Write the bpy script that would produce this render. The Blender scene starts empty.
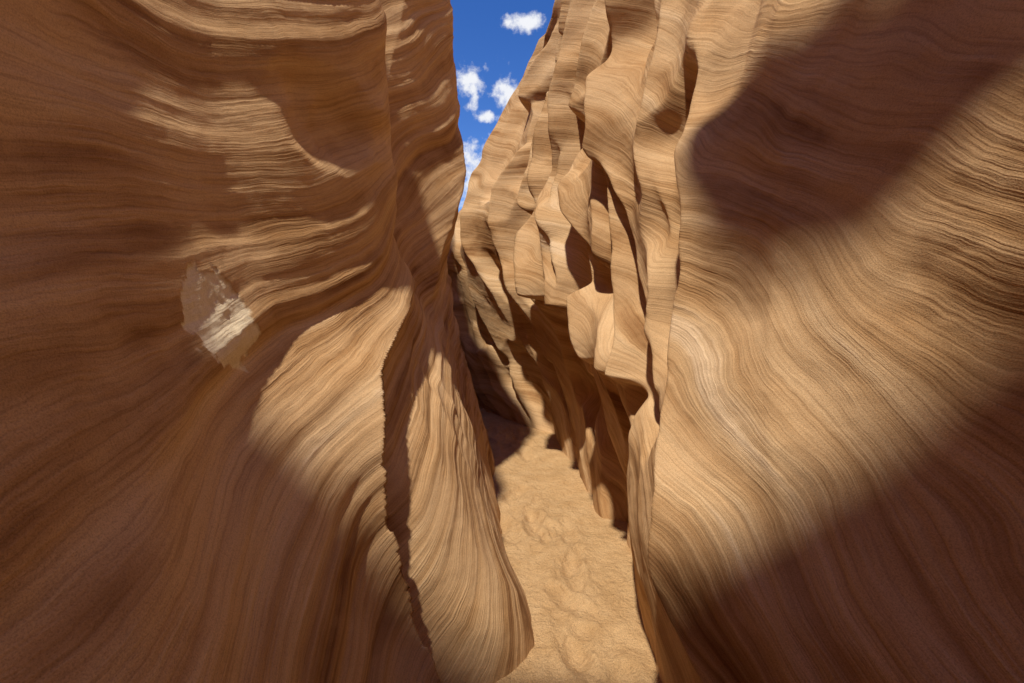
import bpy, math
import numpy as np
from mathutils import Vector
rng=np.random.RandomState(7)
# ---------------- noise helpers ----------------
PERM=rng.permutation(4096)
def _h(i,j): return PERM[(PERM[(i%4096)]+j)%4096]
def noise2(x,y):
    xi=np.floor(x).astype(int); yi=np.floor(y).astype(int)
    fx=x-xi; fy=y-yi
    u=fx*fx*fx*(fx*(fx*6-15)+10); v=fy*fy*fy*(fy*(fy*6-15)+10)
    def g(i,j,dx,dy):
        a=_h(i,j)*(2*math.pi/4096.0)
        return np.cos(a)*dx+np.sin(a)*dy
    n00=g(xi,yi,fx,fy); n10=g(xi+1,yi,fx-1,fy); n01=g(xi,yi+1,fx,fy-1); n11=g(xi+1,yi+1,fx-1,fy-1)
    return (n00*(1-u)+n10*u)*(1-v)+(n01*(1-u)+n11*u)*v
def fbm(x,y,o=4,g=.5):
    r=0;a=1
    for k in range(o):
        r=r+a*noise2(x*2**k+17.3*k,y*2**k-9.1*k); a*=g
    return r
def sstep(a,b,x):
    t=np.clip((x-a)/(b-a),0,1); return t*t*(3-2*t)
def hermite(xs,ys,x):
    xs=np.asarray(xs,float); ys=np.asarray(ys,float)
    d=(ys[1:]-ys[:-1])/(xs[1:]-xs[:-1]).reshape((-1,)+(1,)*(ys.ndim-1))
    m=np.zeros_like(ys); m[1:-1]=(d[1:]+d[:-1])/2; m[0]=d[0]; m[-1]=d[-1]
    x=np.clip(x,xs[0],xs[-1])
    i=np.clip(np.searchsorted(xs,x)-1,0,len(xs)-2)
    h=(xs[i+1]-xs[i]); t=(x-xs[i])/h
    sh=(-1,)+(1,)*(ys.ndim-1)
    t=t.reshape(sh);h=h.reshape(sh)
    return (2*t**3-3*t**2+1)*ys[i]+(t**3-2*t**2+t)*h*m[i]+(-2*t**3+3*t**2)*ys[i+1]+(t**3-t**2)*h*m[i+1]
def table(ds,zs,T,d,z):
    T=np.array(T,float)
    A=hermite(zs,T.T,z).T
    return hermite(ds,A,d)
def seg(*parts):
    out=[]
    for a,b,n in parts: out.append(np.linspace(a,b,n,endpoint=False))
    return np.concatenate(out+[[parts[-1][1]]])

D=seg((-9,-2.8,40),(-2.8,0.25,130),(0.25,3.2,560),(3.2,6.6,330),(6.6,12,100),(12,22,40))
Z=seg((-0.15,2.6,440),(2.6,4.6,170),(4.6,6.5,80))
dd,zz=np.meshgrid(D,Z,indexing='ij')
Hd=hermite([-9,-3,0,3,5.6,6.6,8,10,14,22],[6.5,6.5,6.5,6.4,6.4,5.0,2.9,2.7,3.0,4],D)
rough_rim=.30*fbm(D*.9,D*0+3.3,4)*sstep(-1,2,D)
scale=(Hd+rough_rim)/6.5
zact=np.where(zz<1.5,zz,1.5+(zz-1.5)*((scale[:,None]*6.5-1.5)/5.0))

zs=[-.15,.0,.4,.8,1.2,1.6,2.1,2.8,3.8,5.0,6.5]
# ------------------------------ LEFT ------------------------------
dl=[-9,-3,-1,0,.7,1.2,1.42,1.66,2.25,2.6,2.95,3.3,3.8,4.4,5.1,6.0,7.5,10,14,22]
TL=[
[ .4,.4,.4,.4,.4,.4,.4,.4,.4,.4,.3],
[-.2,-.2,-.5,-.7,-.85,-.95,-1.06,-1.25,-1.5,-1.8,-2.2],
[-.1,-.1,-.38,-.6,-.8,-.9,-1.03,-1.22,-1.5,-1.8,-2.2],
[-.2,-.2,-.38,-.57,-.76,-.87,-1.0,-1.2,-1.48,-1.8,-2.2],
[-.33,-.33,-.44,-.58,-.72,-.83,-.95,-1.13,-1.42,-1.75,-2.15],
[-.42,-.43,-.52,-.61,-.72,-.82,-.93,-1.1,-1.38,-1.7,-2.1],
[-.34,-.36,-.50,-.60,-.70,-.79,-.88,-1.02,-1.3,-1.65,-2.05],
[ .04,.03,-.15,-.38,-.62,-.71,-.75,-.83,-1.13,-1.52,-1.95],
[-.0,-.01,-.11,-.23,-.44,-.55,-.57,-.62,-.90,-1.35,-1.85],
[-.05,-.06,-.15,-.26,-.42,-.62,-.74,-.84,-1.05,-1.4,-1.85],
[-.09,-.10,-.19,-.29,-.40,-.53,-.56,-.60,-.71,-1.2,-1.75],
[-.13,-.14,-.23,-.33,-.41,-.46,-.41,-.38,-.45,-1.05,-1.7],
[-.18,-.19,-.28,-.38,-.48,-.57,-.58,-.58,-.70,-1.15,-1.6],
[-.28,-.29,-.38,-.48,-.60,-.76,-.84,-.92,-1.05,-1.35,-1.7],
[-.60,-.62,-.68,-.76,-.84,-.96,-1.04,-1.12,-1.25,-1.5,-1.8],
[-1.3,-1.3,-1.35,-1.4,-1.4,-1.45,-1.5,-1.6,-1.7,-1.9,-2.1],
[-2.3]*8+[-2.4,-2.5,-2.6],
[-2.6]*11,[-2.4]*11,[-2.0]*11]
XL=table(dl,zs,TL,D,Z)
edge=.12*fbm(dd*1.6+4,zact*1.6,3)
XL=XL+2.32*sstep(-.80,-1.2,dd+edge)*sstep(-6,-4,dd)*sstep(5.1,6.3,zact+edge)  # unseen rim overhang behind the camera, added to shade the lower right wall
gL=hermite([-9,-1,0,.8,1.5,2.4,3.6,6,10,22],[-.6,-.2,-.08,0,.10,.75,1.7,2.6,3.2,5],D)[:,None]
# ------------------------------ RIGHT -----------------------------
dr=[-9,-3,-1,0,.6,1.0,1.5,2.0,2.5,3.0,4.0,4.5,5.0,5.5,6.5,8,10,14,22]
TR=[
[ .4,.4,.4,.4,.4,.4,.4,.4,.4,.4,.5],
[ .5,.5,.6,.75,.9,.95,1.05,1.2,1.5,1.9,2.4],
[ .6,.6,.7,.8,.95,1.05,1.1,1.25,1.5,1.9,2.4],
[ .6,.6,.7,.84,.97,1.05,1.1,1.25,1.5,1.9,2.4],
[ .6,.6,.70,.80,.95,1.02,1.08,1.2,1.45,1.9,2.4],
[ .6,.6,.68,.77,.88,.96,1.02,1.12,1.35,1.8,2.3],
[ .6,.6,.62,.66,.76,.84,.90,1.0,1.2,1.6,2.1],
[ .62,.62,.58,.58,.62,.70,.78,.90,1.12,1.45,1.9],
[ .67,.67,.67,.61,.56,.60,.68,.82,1.02,1.32,1.8],
[ .54,.58,.64,.60,.50,.48,.54,.68,.90,1.18,1.6],
[ .48,.50,.52,.50,.40,.34,.38,.52,.78,1.07,1.43],
[ .38,.38,.36,.34,.28,.22,.24,.40,.69,.97,1.33],
[ .10,.08,.06,.04,.02,-.02,-.0,.16,.52,.91,1.23],
[-.25,-.27,-.30,-.34,-.40,-.42,-.42,-.22,.24,.74,1.1],
[-1.0]*6+[-.95,-.8,-.3,.3,.6],
[-1.6]*8+[-1.4,-1.1,-.8],
[-1.9]*11,[-1.8]*11,[-1.95]*11]
XR=table(dr,zs,TR,D,Z)
gR=hermite([-9,-1,0,1,2,3,4.5,6,10,22],[-4,-.8,-.3,.15,.85,1.75,2.7,3.3,4.5,7],D)[:,None]

warp=.18*fbm(dd*.55+3,zz*.6+7,3)+.07*fbm(dd*1.5+9,zz*1.7,2)
fan=np.log1p(np.exp((np.minimum(dd,3.2)-1.05)*6))/6
sL=zact-gL+warp-1.7*fan*(1-sstep(.1,1.7,zact))
sR=zact-gR+.9*warp+.05*np.sin(dd*2.2+zz)+.07*fbm(dd*2.4+19,zz*2.0,2)
def n1(s,seed,o=3): return fbm(s,s*0+seed+.37,o)
def ridge(q,near,far):
    return np.where(q<0,np.exp(np.minimum(q,0)/near),np.exp(-np.maximum(q,0)/far))
dr_z=hermite([-.2,0,.5,1.0,1.2,1.45,1.75,2.2,3],[1.42,1.42,1.44,1.50,1.68,2.15,2.6,2.85,3.1],np.clip(zact,-.2,3).ravel()).reshape(zact.shape)
qL=dd-dr_z+.07*fbm(dd*1.5,zact*1.5+11,3)
aL=sstep(-.5,.1,zact)*(1-.75*sstep(1.1,1.5,zact))*(1-sstep(1.45,1.8,zact))
XL=XL+aL*(.15*ridge(qL,.26,.02)-.06*np.where(qL>0,np.exp(-np.maximum(qL,0)/.30),0))
XL+=-.03*aL*np.exp(-((qL+.50)/.18)**2)+.02*aL*np.exp(-((qL+.8)/.12)**2)
XL+=.010*np.where(qL>0,1,0)*aL*(1-np.abs(np.sin((qL+.16*fbm(dd*2,zact*1.5+5,2))*math.pi/.19)))
pk=np.sqrt(((dd-1.95-.3*(zact-2.2))/.30)**2+((zact-2.16)/.20)**2)+.7*fbm(dd*2.2,zact*2.2+2,3)
XL-=.10*(1-sstep(.1,1.15,pk))
w=.25*fbm(dd*.9,zact*.7+40,3)
q=dd-.35*zact+w
XL+= .08*sstep(2.5,3.0,dd)*((1-np.abs(np.sin(q*math.pi/.62)))**1.5-.40)*sstep(.9,1.8,zact)
XL+= .022*sstep(1.9,2.3,dd)*(1-sstep(.6,1.6,zact))*np.sin(q*7)
mL=sstep(-.4,.4,fbm(dd*.8,zact*.9+88,2)+.1)
XL+= (.034*n1(sL*3.0,1,2)+.010*(1-np.abs(n1(sL*8,4,2))*2.5)*mL+.0025*n1(sL*26,8,2)*mL)*(1-.8*sstep(1.2,1.6,dd)*(1-sstep(.3,1.4,zact)))
XL+= .05*fbm(dd*.9+50,zact*.9,3)+.003*fbm(dd*8,zact*8,3)
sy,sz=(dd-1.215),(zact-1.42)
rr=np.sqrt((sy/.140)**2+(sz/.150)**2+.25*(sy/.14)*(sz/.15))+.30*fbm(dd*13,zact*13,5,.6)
paleL=1-sstep(.86,.92,rr)  # mask of a pale, ragged-edged patch on the left wall, slightly recessed
XL+= paleL*(-.003-.004*fbm(dd*22,zact*22,4,.65))

w2=.30*fbm(dd*.8+20,zact*.8+5,3)
lean=.72-.10*zact
qR=dd-lean*zact+.6*w2+.03*fbm(dd*3,zact*3+9,2)
def fin(q0,near,far,amp,z0,z1,zt,zb):
    q_=qR-q0
    env=sstep(z0,z1,zact+.5*w2)*(1-sstep(zt,zb,zact))
    r_=ridge(q_,near,far)
    r_=np.where(np.abs(q_)<.012,np.minimum(r_,.98),r_)
    return env*(-amp*r_)
XR+=fin(.48,.30,.25,.05,.2,.9,3.5,5)
XR+=fin(.82,.20,.14,.18,.0,.7,3.5,5)
XR+=fin(1.18,.08,.15,.13,.9,1.2,3,4.5)
XR+=fin(1.52,.09,.20,.29,1.0,1.10,4,5.5)
XR+=fin(1.92,.07,.16,.18,.6,1.4,4,5.5)
XR+=fin(2.30,.09,.22,.31,1.3,1.40,5,6)
XR+=fin(2.80,.09,.24,.32,1.4,1.50,5,6)
XR+=fin(3.30,.08,.20,.21,1.0,1.6,5,6)
XR+=fin(3.8,.10,.26,.24,1.0,1.6,5,6)
XR+=fin(4.4,.11,.28,.19,1.0,1.8,5,6)
XR+= -.016*sstep(1.3,2.2,dd)*((1-np.abs(np.sin((qR+.3*w2)*math.pi/.21)))**1.2)*sstep(-.1,.35,fbm(dd*1.1,zact*.9+61,2)+.1)
XR+= .16*sstep(1.5,2.3,dd)*sstep(.05,.30,fbm(qR*2.1+70,zact*1.1+3,2)+.1)
XR+= .06*np.sin(dd*2.6+zact*1.2)*(1-sstep(1.5,2.5,dd))*sstep(0,.6,zact)
mR=sstep(-.1,.5,fbm(dd*.8+31,zact*.9+88,2))
XR-= .036*n1(sR*2.4,21,2)+.005*(1-np.abs(n1(sR*8,24,2))*2.5)*mR+.0012*n1(sR*28,28,2)*mR
XR+= .07*fbm(dd*1.0+90,zact*1.0,3)+.005*fbm(dd*6+5,zact*6,3)

def build_wall(name,X,S,side,mat,pale_patch=None):
    offs=np.array([.15,.5,1.2,3,7,16,40,90,180])
    top=X[:,-1]; zt=zact[:,-1]
    px=top[:,None]+side*offs[None,:]
    pz=zt[:,None]+np.array([.06,.12,.18,.3,.4,.6,.7,.8,.9])[None,:]+.12*fbm(px*.4,dd[:,:1]*.4+px*0,3)
    Xa=np.concatenate([X,px],1); Za=np.concatenate([zact,pz],1); Ya=np.repeat(D[:,None],Xa.shape[1],1)
    Sa=np.concatenate([S,S[:,-1:]+(pz-zt[:,None])],1)
    n,m=Xa.shape
    co=np.stack([Xa,Ya,Za],-1).reshape(-1,3).astype(np.float32)
    idx=np.arange(n*m).reshape(n,m)
    a=idx[:-1,:-1].ravel();b=idx[1:,:-1].ravel();c=idx[1:,1:].ravel();d_=idx[:-1,1:].ravel()
    f=np.stack([a,b,c,d_],1) if side>0 else np.stack([a,d_,c,b],1)
    f=f[:,::-1]
    me=bpy.data.meshes.new(name); me.vertices.add(len(co)); me.vertices.foreach_set('co',co.ravel())
    nf=len(f); me.loops.add(nf*4); me.loops.foreach_set('vertex_index',np.ascontiguousarray(f).ravel().astype(np.int32))
    me.polygons.add(nf); me.polygons.foreach_set('loop_start',np.arange(0,nf*4,4,dtype=np.int32))
    me.polygons.foreach_set('use_smooth',np.ones(nf,bool))
    me.update(calc_edges=True)
    at=me.attributes.new('strata','FLOAT','POINT'); at.data.foreach_set('value',Sa.ravel().astype(np.float32))
    pale_=np.zeros((n,m),np.float32)
    if pale_patch is not None: pale_[:,:pale_patch.shape[1]]=pale_patch
    at=me.attributes.new('pale_patch','FLOAT','POINT'); at.data.foreach_set('value',pale_.ravel())
    ob=bpy.data.objects.new(name,me); bpy.context.collection.objects.link(ob)
    me.materials.append(mat); return ob

# ---------------- materials ----------------
def newmat(name):
    m=bpy.data.materials.new(name); m.use_nodes=True; nt=m.node_tree
    b=nt.nodes['Principled BSDF']; b.inputs['Roughness'].default_value=.9
    b.inputs['Specular IOR Level'].default_value=.15
    return m,nt,b
def N(nt,t,**k):
    n=nt.nodes.new(t)
    for a,v in k.items(): setattr(n,a,v)
    return n
def math_(nt,op,a,b=None,c=None):
    n=N(nt,'ShaderNodeMath',operation=op)
    for i,v in enumerate((a,b,c)):
        if v is None: continue
        if hasattr(v,'is_output'): nt.links.new(v,n.inputs[i])
        else: n.inputs[i].default_value=v
    return n.outputs[0]
def ramp(nt,fac,stops):
    r=N(nt,'ShaderNodeValToRGB'); e=r.color_ramp.elements
    while len(e)<len(stops): e.new(.5)
    for i,(p,c) in enumerate(stops):
        e[i].position=p; e[i].color=(*c,1)
    nt.links.new(fac,r.inputs[0]); return r.outputs[0]
def mul(nt,a,b,f):
    mx=N(nt,'ShaderNodeMix',data_type='RGBA',blend_type='MULTIPLY'); mx.inputs[0].default_value=f
    nt.links.new(a,mx.inputs[6]); nt.links.new(b,mx.inputs[7]); return mx.outputs[2]
def rock(name):
    m,nt,b=newmat(name); L=nt.links
    at=N(nt,'ShaderNodeAttribute',attribute_name='strata'); s=at.outputs['Fac']
    pale=N(nt,'ShaderNodeAttribute',attribute_name='pale_patch').outputs['Fac']
    tc=N(nt,'ShaderNodeTexCoord'); ob=tc.outputs['Object']
    def noise3(scale,det,rough=.5):
        n=N(nt,'ShaderNodeTexNoise'); n.inputs['Scale'].default_value=scale; n.inputs['Detail'].default_value=det
        n.inputs['Roughness'].default_value=rough; L.new(ob,n.inputs['Vector']); return n.outputs['Fac']
    blot=noise3(2.2,4,.6)
    s2=math_(nt,'ADD',s,math_(nt,'MULTIPLY',math_(nt,'SUBTRACT',blot,.5),.07))
    sep=N(nt,'ShaderNodeSeparateXYZ'); L.new(ob,sep.inputs[0])
    def lam(freq,ylen,det,off):
        c=N(nt,'ShaderNodeCombineXYZ')
        L.new(math_(nt,'MULTIPLY',s2,freq),c.inputs[0]); L.new(math_(nt,'MULTIPLY',sep.outputs[1],ylen),c.inputs[1]); c.inputs[2].default_value=off
        n=N(nt,'ShaderNodeTexNoise'); n.inputs['Scale'].default_value=1; n.inputs['Detail'].default_value=det; n.inputs['Roughness'].default_value=.62
        L.new(c.outputs[0],n.inputs['Vector']); return n.outputs['Fac']
    bigb=lam(4.5,.5,2,1.0); mid=lam(17,1.0,4,5.0); fine=lam(110,3,2,9.0)
    grain=noise3(300,2,.75)
    f=math_(nt,'ADD',math_(nt,'MULTIPLY',bigb,.55),math_(nt,'MULTIPLY',mid,.45))
    md=N(nt,'ShaderNodeMapRange'); L.new(blot,md.inputs[0]); md.inputs[1].default_value=.38; md.inputs[2].default_value=.60; md.inputs[3].default_value=1.35; md.inputs[4].default_value=.5
    f=math_(nt,'ADD',math_(nt,'MULTIPLY',math_(nt,'SUBTRACT',f,.5),md.outputs[0]),.5)
    col=ramp(nt,f,[(.34,(.27,.135,.055)),(.43,(.44,.26,.12)),(.51,(.58,.375,.195)),(.59,(.66,.455,.255)),(.69,(.77,.58,.38))])
    col=mul(nt,col,ramp(nt,fine,[(.37,(.80,.77,.74)),(.48,(1,1,1)),(.65,(1.06,1.06,1.05))]),.8)
    col=mul(nt,col,ramp(nt,grain,[(.32,(.70,.67,.64)),(.5,(1,1,1)),(.68,(1.14,1.14,1.14))]),.75)
    col=mul(nt,col,ramp(nt,blot,[(.35,(.86,.79,.70)),(.6,(1.04,1.04,1.04))]),.8)
    mx=N(nt,'ShaderNodeMix',data_type='RGBA'); L.new(pale,mx.inputs[0]); L.new(col,mx.inputs[6])
    L.new(ramp(nt,grain,[(.3,(.68,.55,.36)),(.6,(.85,.73,.52))]),mx.inputs[7])  # paler colour inside the patch mask
    L.new(mx.outputs[2],b.inputs['Base Color'])
    h=math_(nt,'ADD',math_(nt,'MULTIPLY',mid,.011),math_(nt,'MULTIPLY',fine,.0024))
    h=math_(nt,'MULTIPLY',h,md.outputs[0])
    h=math_(nt,'ADD',h,math_(nt,'MULTIPLY',grain,.0012))
    bp=N(nt,'ShaderNodeBump'); bp.inputs['Distance'].default_value=1.0; bp.inputs['Strength'].default_value=.85
    L.new(h,bp.inputs['Height']); L.new(bp.outputs[0],b.inputs['Normal'])
    return m
mrock=rock('sandstone')
build_wall('canyon_wall',XL,sL,-1,mrock,paleL)
build_wall('canyon_wall',XR,sR,1,mrock)

# ---------------- unseen rock-like blocker, added to cast the shadow on the right wall ----------------
import bmesh
bm=bmesh.new()
from mathutils import Matrix
def ell(c,r,rotz=0):
    M=Matrix.Translation(c)@Matrix.Rotation(rotz,4,'Z')@Matrix.Diagonal((*r,1))
    bmesh.ops.create_icosphere(bm,subdivisions=4,radius=1,matrix=M)
ell((.22,.20,5.0),(.18,.47,.25),math.radians(6))
ell((.95,-.50,5.02),(.62,.22,.22),math.radians(-8))
ell((1.75,-.60,5.0),(.75,.30,.32))
ell((.46,-.20,5.0),(.30,.20,.18),math.radians(-50))
me=bpy.data.meshes.new('shadow_blocker'); bm.to_mesh(me); bm.free()
blk=bpy.data.objects.new('shadow_blocker',me); bpy.context.collection.objects.link(blk); me.materials.append(mrock)
rm=blk.modifiers.new('r','REMESH'); rm.mode='VOXEL'; rm.voxel_size=.035; rm.use_smooth_shade=True
tx=bpy.data.textures.new('rocknoise','CLOUDS'); tx.noise_scale=.35; tx.noise_depth=3
dm=blk.modifiers.new('d','DISPLACE'); dm.texture=tx; dm.strength=.14; dm.mid_level=.5

# ---------------- sand ----------------
m,nt,b=newmat('sand'); L=nt.links
tc=N(nt,'ShaderNodeTexCoord')
def nz(sc,de,ro=.5):
    n=N(nt,'ShaderNodeTexNoise'); n.inputs['Scale'].default_value=sc; n.inputs['Detail'].default_value=de; n.inputs['Roughness'].default_value=ro
    L.new(tc.outputs['Object'],n.inputs['Vector']); return n.outputs['Fac']
a1=nz(7,4,.6); a2=nz(380,2,.75); a3=nz(30,5,.72)
col=ramp(nt,a1,[(.3,(.60,.37,.17)),(.7,(.74,.49,.25))])
col=mul(nt,col,ramp(nt,a2,[(.3,(.50,.46,.43)),(.55,(1,1,1)),(.7,(1.2,1.2,1.2))]),.95)
L.new(col,b.inputs['Base Color'])
h=math_(nt,'ADD',math_(nt,'MULTIPLY',a3,.030),math_(nt,'MULTIPLY',a2,.003))
bp=N(nt,'ShaderNodeBump'); bp.inputs['Distance'].default_value=1.0; L.new(h,bp.inputs['Height']); L.new(bp.outputs[0],b.inputs['Normal'])
gx=seg((-250,-10,8),(-10,-1.2,30),(-1.2,1.4,300),(1.4,10,30),(10,250,8))
gy=seg((-250,-9,8),(-9,.8,60),(.8,6.5,500),(6.5,22,60),(22,250,8))
X,Y=np.meshgrid(gx,gy,indexing='ij')
Zs=.016*fbm(X*3,Y*3,4)+.007*fbm(X*12,Y*12,5,.65)
for k in range(38):
    fy=rng.uniform(1,6.3); cx=np.interp(fy,[1.5,2.5,3.5,4.5,5.5],[.33,.25,.12,.06,-.35]); fx=cx+rng.normal(0,.12)
    an=rng.normal(0,.3); ux=(X-fx)*math.cos(an)+(Y-fy)*math.sin(an); uy=-(X-fx)*math.sin(an)+(Y-fy)*math.cos(an)
    r=np.sqrt((ux/.055)**2+(uy/.14)**2)+.35*fbm(X*9+k,Y*9,3)
    Zs+= -.020*np.exp(-np.abs(r)**3)+.008*np.exp(-((r-1.3)/.3)**2)
n_,m_=X.shape; co=np.stack([X,Y,Zs],-1).reshape(-1,3)
idx=np.arange(n_*m_).reshape(n_,m_)
f=np.stack([idx[:-1,:-1].ravel(),idx[1:,:-1].ravel(),idx[1:,1:].ravel(),idx[:-1,1:].ravel()],1)
me=bpy.data.meshes.new('sand_ground'); me.vertices.add(len(co)); me.vertices.foreach_set('co',co.astype(np.float32).ravel())
me.loops.add(len(f)*4); me.loops.foreach_set('vertex_index',f.ravel().astype(np.int32)); me.polygons.add(len(f))
me.polygons.foreach_set('loop_start',np.arange(0,len(f)*4,4,dtype=np.int32)); me.polygons.foreach_set('use_smooth',np.ones(len(f),bool)); me.update(calc_edges=True)
ob=bpy.data.objects.new('sand_ground',me); bpy.context.collection.objects.link(ob); me.materials.append(m)

# ---------------- camera ----------------
P=math.atan(51.5/455.1)
cam=bpy.data.cameras.new('camera'); cam.lens=16; cam.sensor_width=36; cam.clip_start=.02; cam.clip_end=2000
co_=bpy.data.objects.new('camera',cam); bpy.context.collection.objects.link(co_)
co_.location=(0,0,1.5); co_.rotation_euler=(math.pi/2-P,0,0); bpy.context.scene.camera=co_

# ---------------- light ----------------
Ld=Vector((-.171,-.36,.90)).normalized()
el=math.asin(Ld.z)
sun=bpy.data.lights.new('sun','SUN'); sun.energy=4.7; sun.angle=math.radians(2.0); sun.color=(1,.935,.82)
so=bpy.data.objects.new('sun',sun); bpy.context.collection.objects.link(so); so.rotation_euler=Ld.to_track_quat('Z','Y').to_euler()
w_=bpy.data.worlds.new('World'); bpy.context.scene.world=w_; w_.use_nodes=True; nt=w_.node_tree; L=nt.links
bg=nt.nodes['Background']; sky=N(nt,'ShaderNodeTexSky',sky_type='NISHITA'); sky.sun_disc=False
sky.sun_elevation=el; sky.sun_rotation=math.atan2(Ld.x,Ld.y); sky.altitude=1800; sky.air_density=1.0; sky.dust_density=.2; sky.ozone_density=2
hs=N(nt,'ShaderNodeHueSaturation'); hs.inputs['Hue'].default_value=.515; hs.inputs['Saturation'].default_value=1.32; hs.inputs['Value'].default_value=1.12; L.new(sky.outputs[0],hs.inputs['Color'])
bg.inputs['Strength'].default_value=.15
tc=N(nt,'ShaderNodeTexCoord'); dirv=tc.outputs['Generated']
def raydir(u,v):
    x=(u-512)/455.1; y=-(v-341.5)/455.1
    d=Vector((x, math.cos(P)+y*math.sin(P), -math.sin(P)+y*math.cos(P))); return d.normalized()
nn=N(nt,'ShaderNodeTexNoise'); nn.inputs['Scale'].default_value=26; nn.inputs['Detail'].default_value=5; nn.inputs['Roughness'].default_value=.62
L.new(dirv,nn.inputs['Vector'])
tot=None
for (u,v,rx,rz) in [(527,23,.040,.016),(473,86,.034,.036),(511,97,.046,.044),(489,116,.028,.012),(484,172,.105,.065),(476,190,.10,.04),(420,140,.06,.03),(590,60,.07,.03),(500,205,.07,.03),(300,20,.09,.04),(700,-60,.09,.05)]:
    c=raydir(u,v)
    sb=N(nt,'ShaderNodeVectorMath',operation='SUBTRACT'); L.new(dirv,sb.inputs[0]); sb.inputs[1].default_value=c
    ml=N(nt,'ShaderNodeVectorMath',operation='MULTIPLY'); L.new(sb.outputs[0],ml.inputs[0]); ml.inputs[1].default_value=(1/rx,1/rz*.7,1/rz)
    ln=N(nt,'ShaderNodeVectorMath',operation='LENGTH'); L.new(ml.outputs[0],ln.inputs[0])
    v_=math_(nt,'SUBTRACT',1.0,ln.outputs['Value'])
    tot=v_ if tot is None else math_(nt,'MAXIMUM',tot,v_)
cl=math_(nt,'ADD',tot,math_(nt,'MULTIPLY',math_(nt,'SUBTRACT',nn.outputs['Fac'],.5),3.4))
mr=N(nt,'ShaderNodeMapRange',interpolation_type='SMOOTHSTEP'); L.new(cl,mr.inputs[0]); mr.inputs[1].default_value=0; mr.inputs[2].default_value=.9
mix=N(nt,'ShaderNodeMix',data_type='RGBA'); L.new(mr.outputs[0],mix.inputs[0]); L.new(hs.outputs[0],mix.inputs[6]); mix.inputs[7].default_value=(6,6.1,6.4,1)
L.new(mix.outputs[2],bg.inputs['Color'])
sc=bpy.context.scene
sc.view_settings.view_transform='Standard'; sc.view_settings.look='None'; sc.view_settings.exposure=0
sc.cycles.max_bounces=7; sc.cycles.diffuse_bounces=6
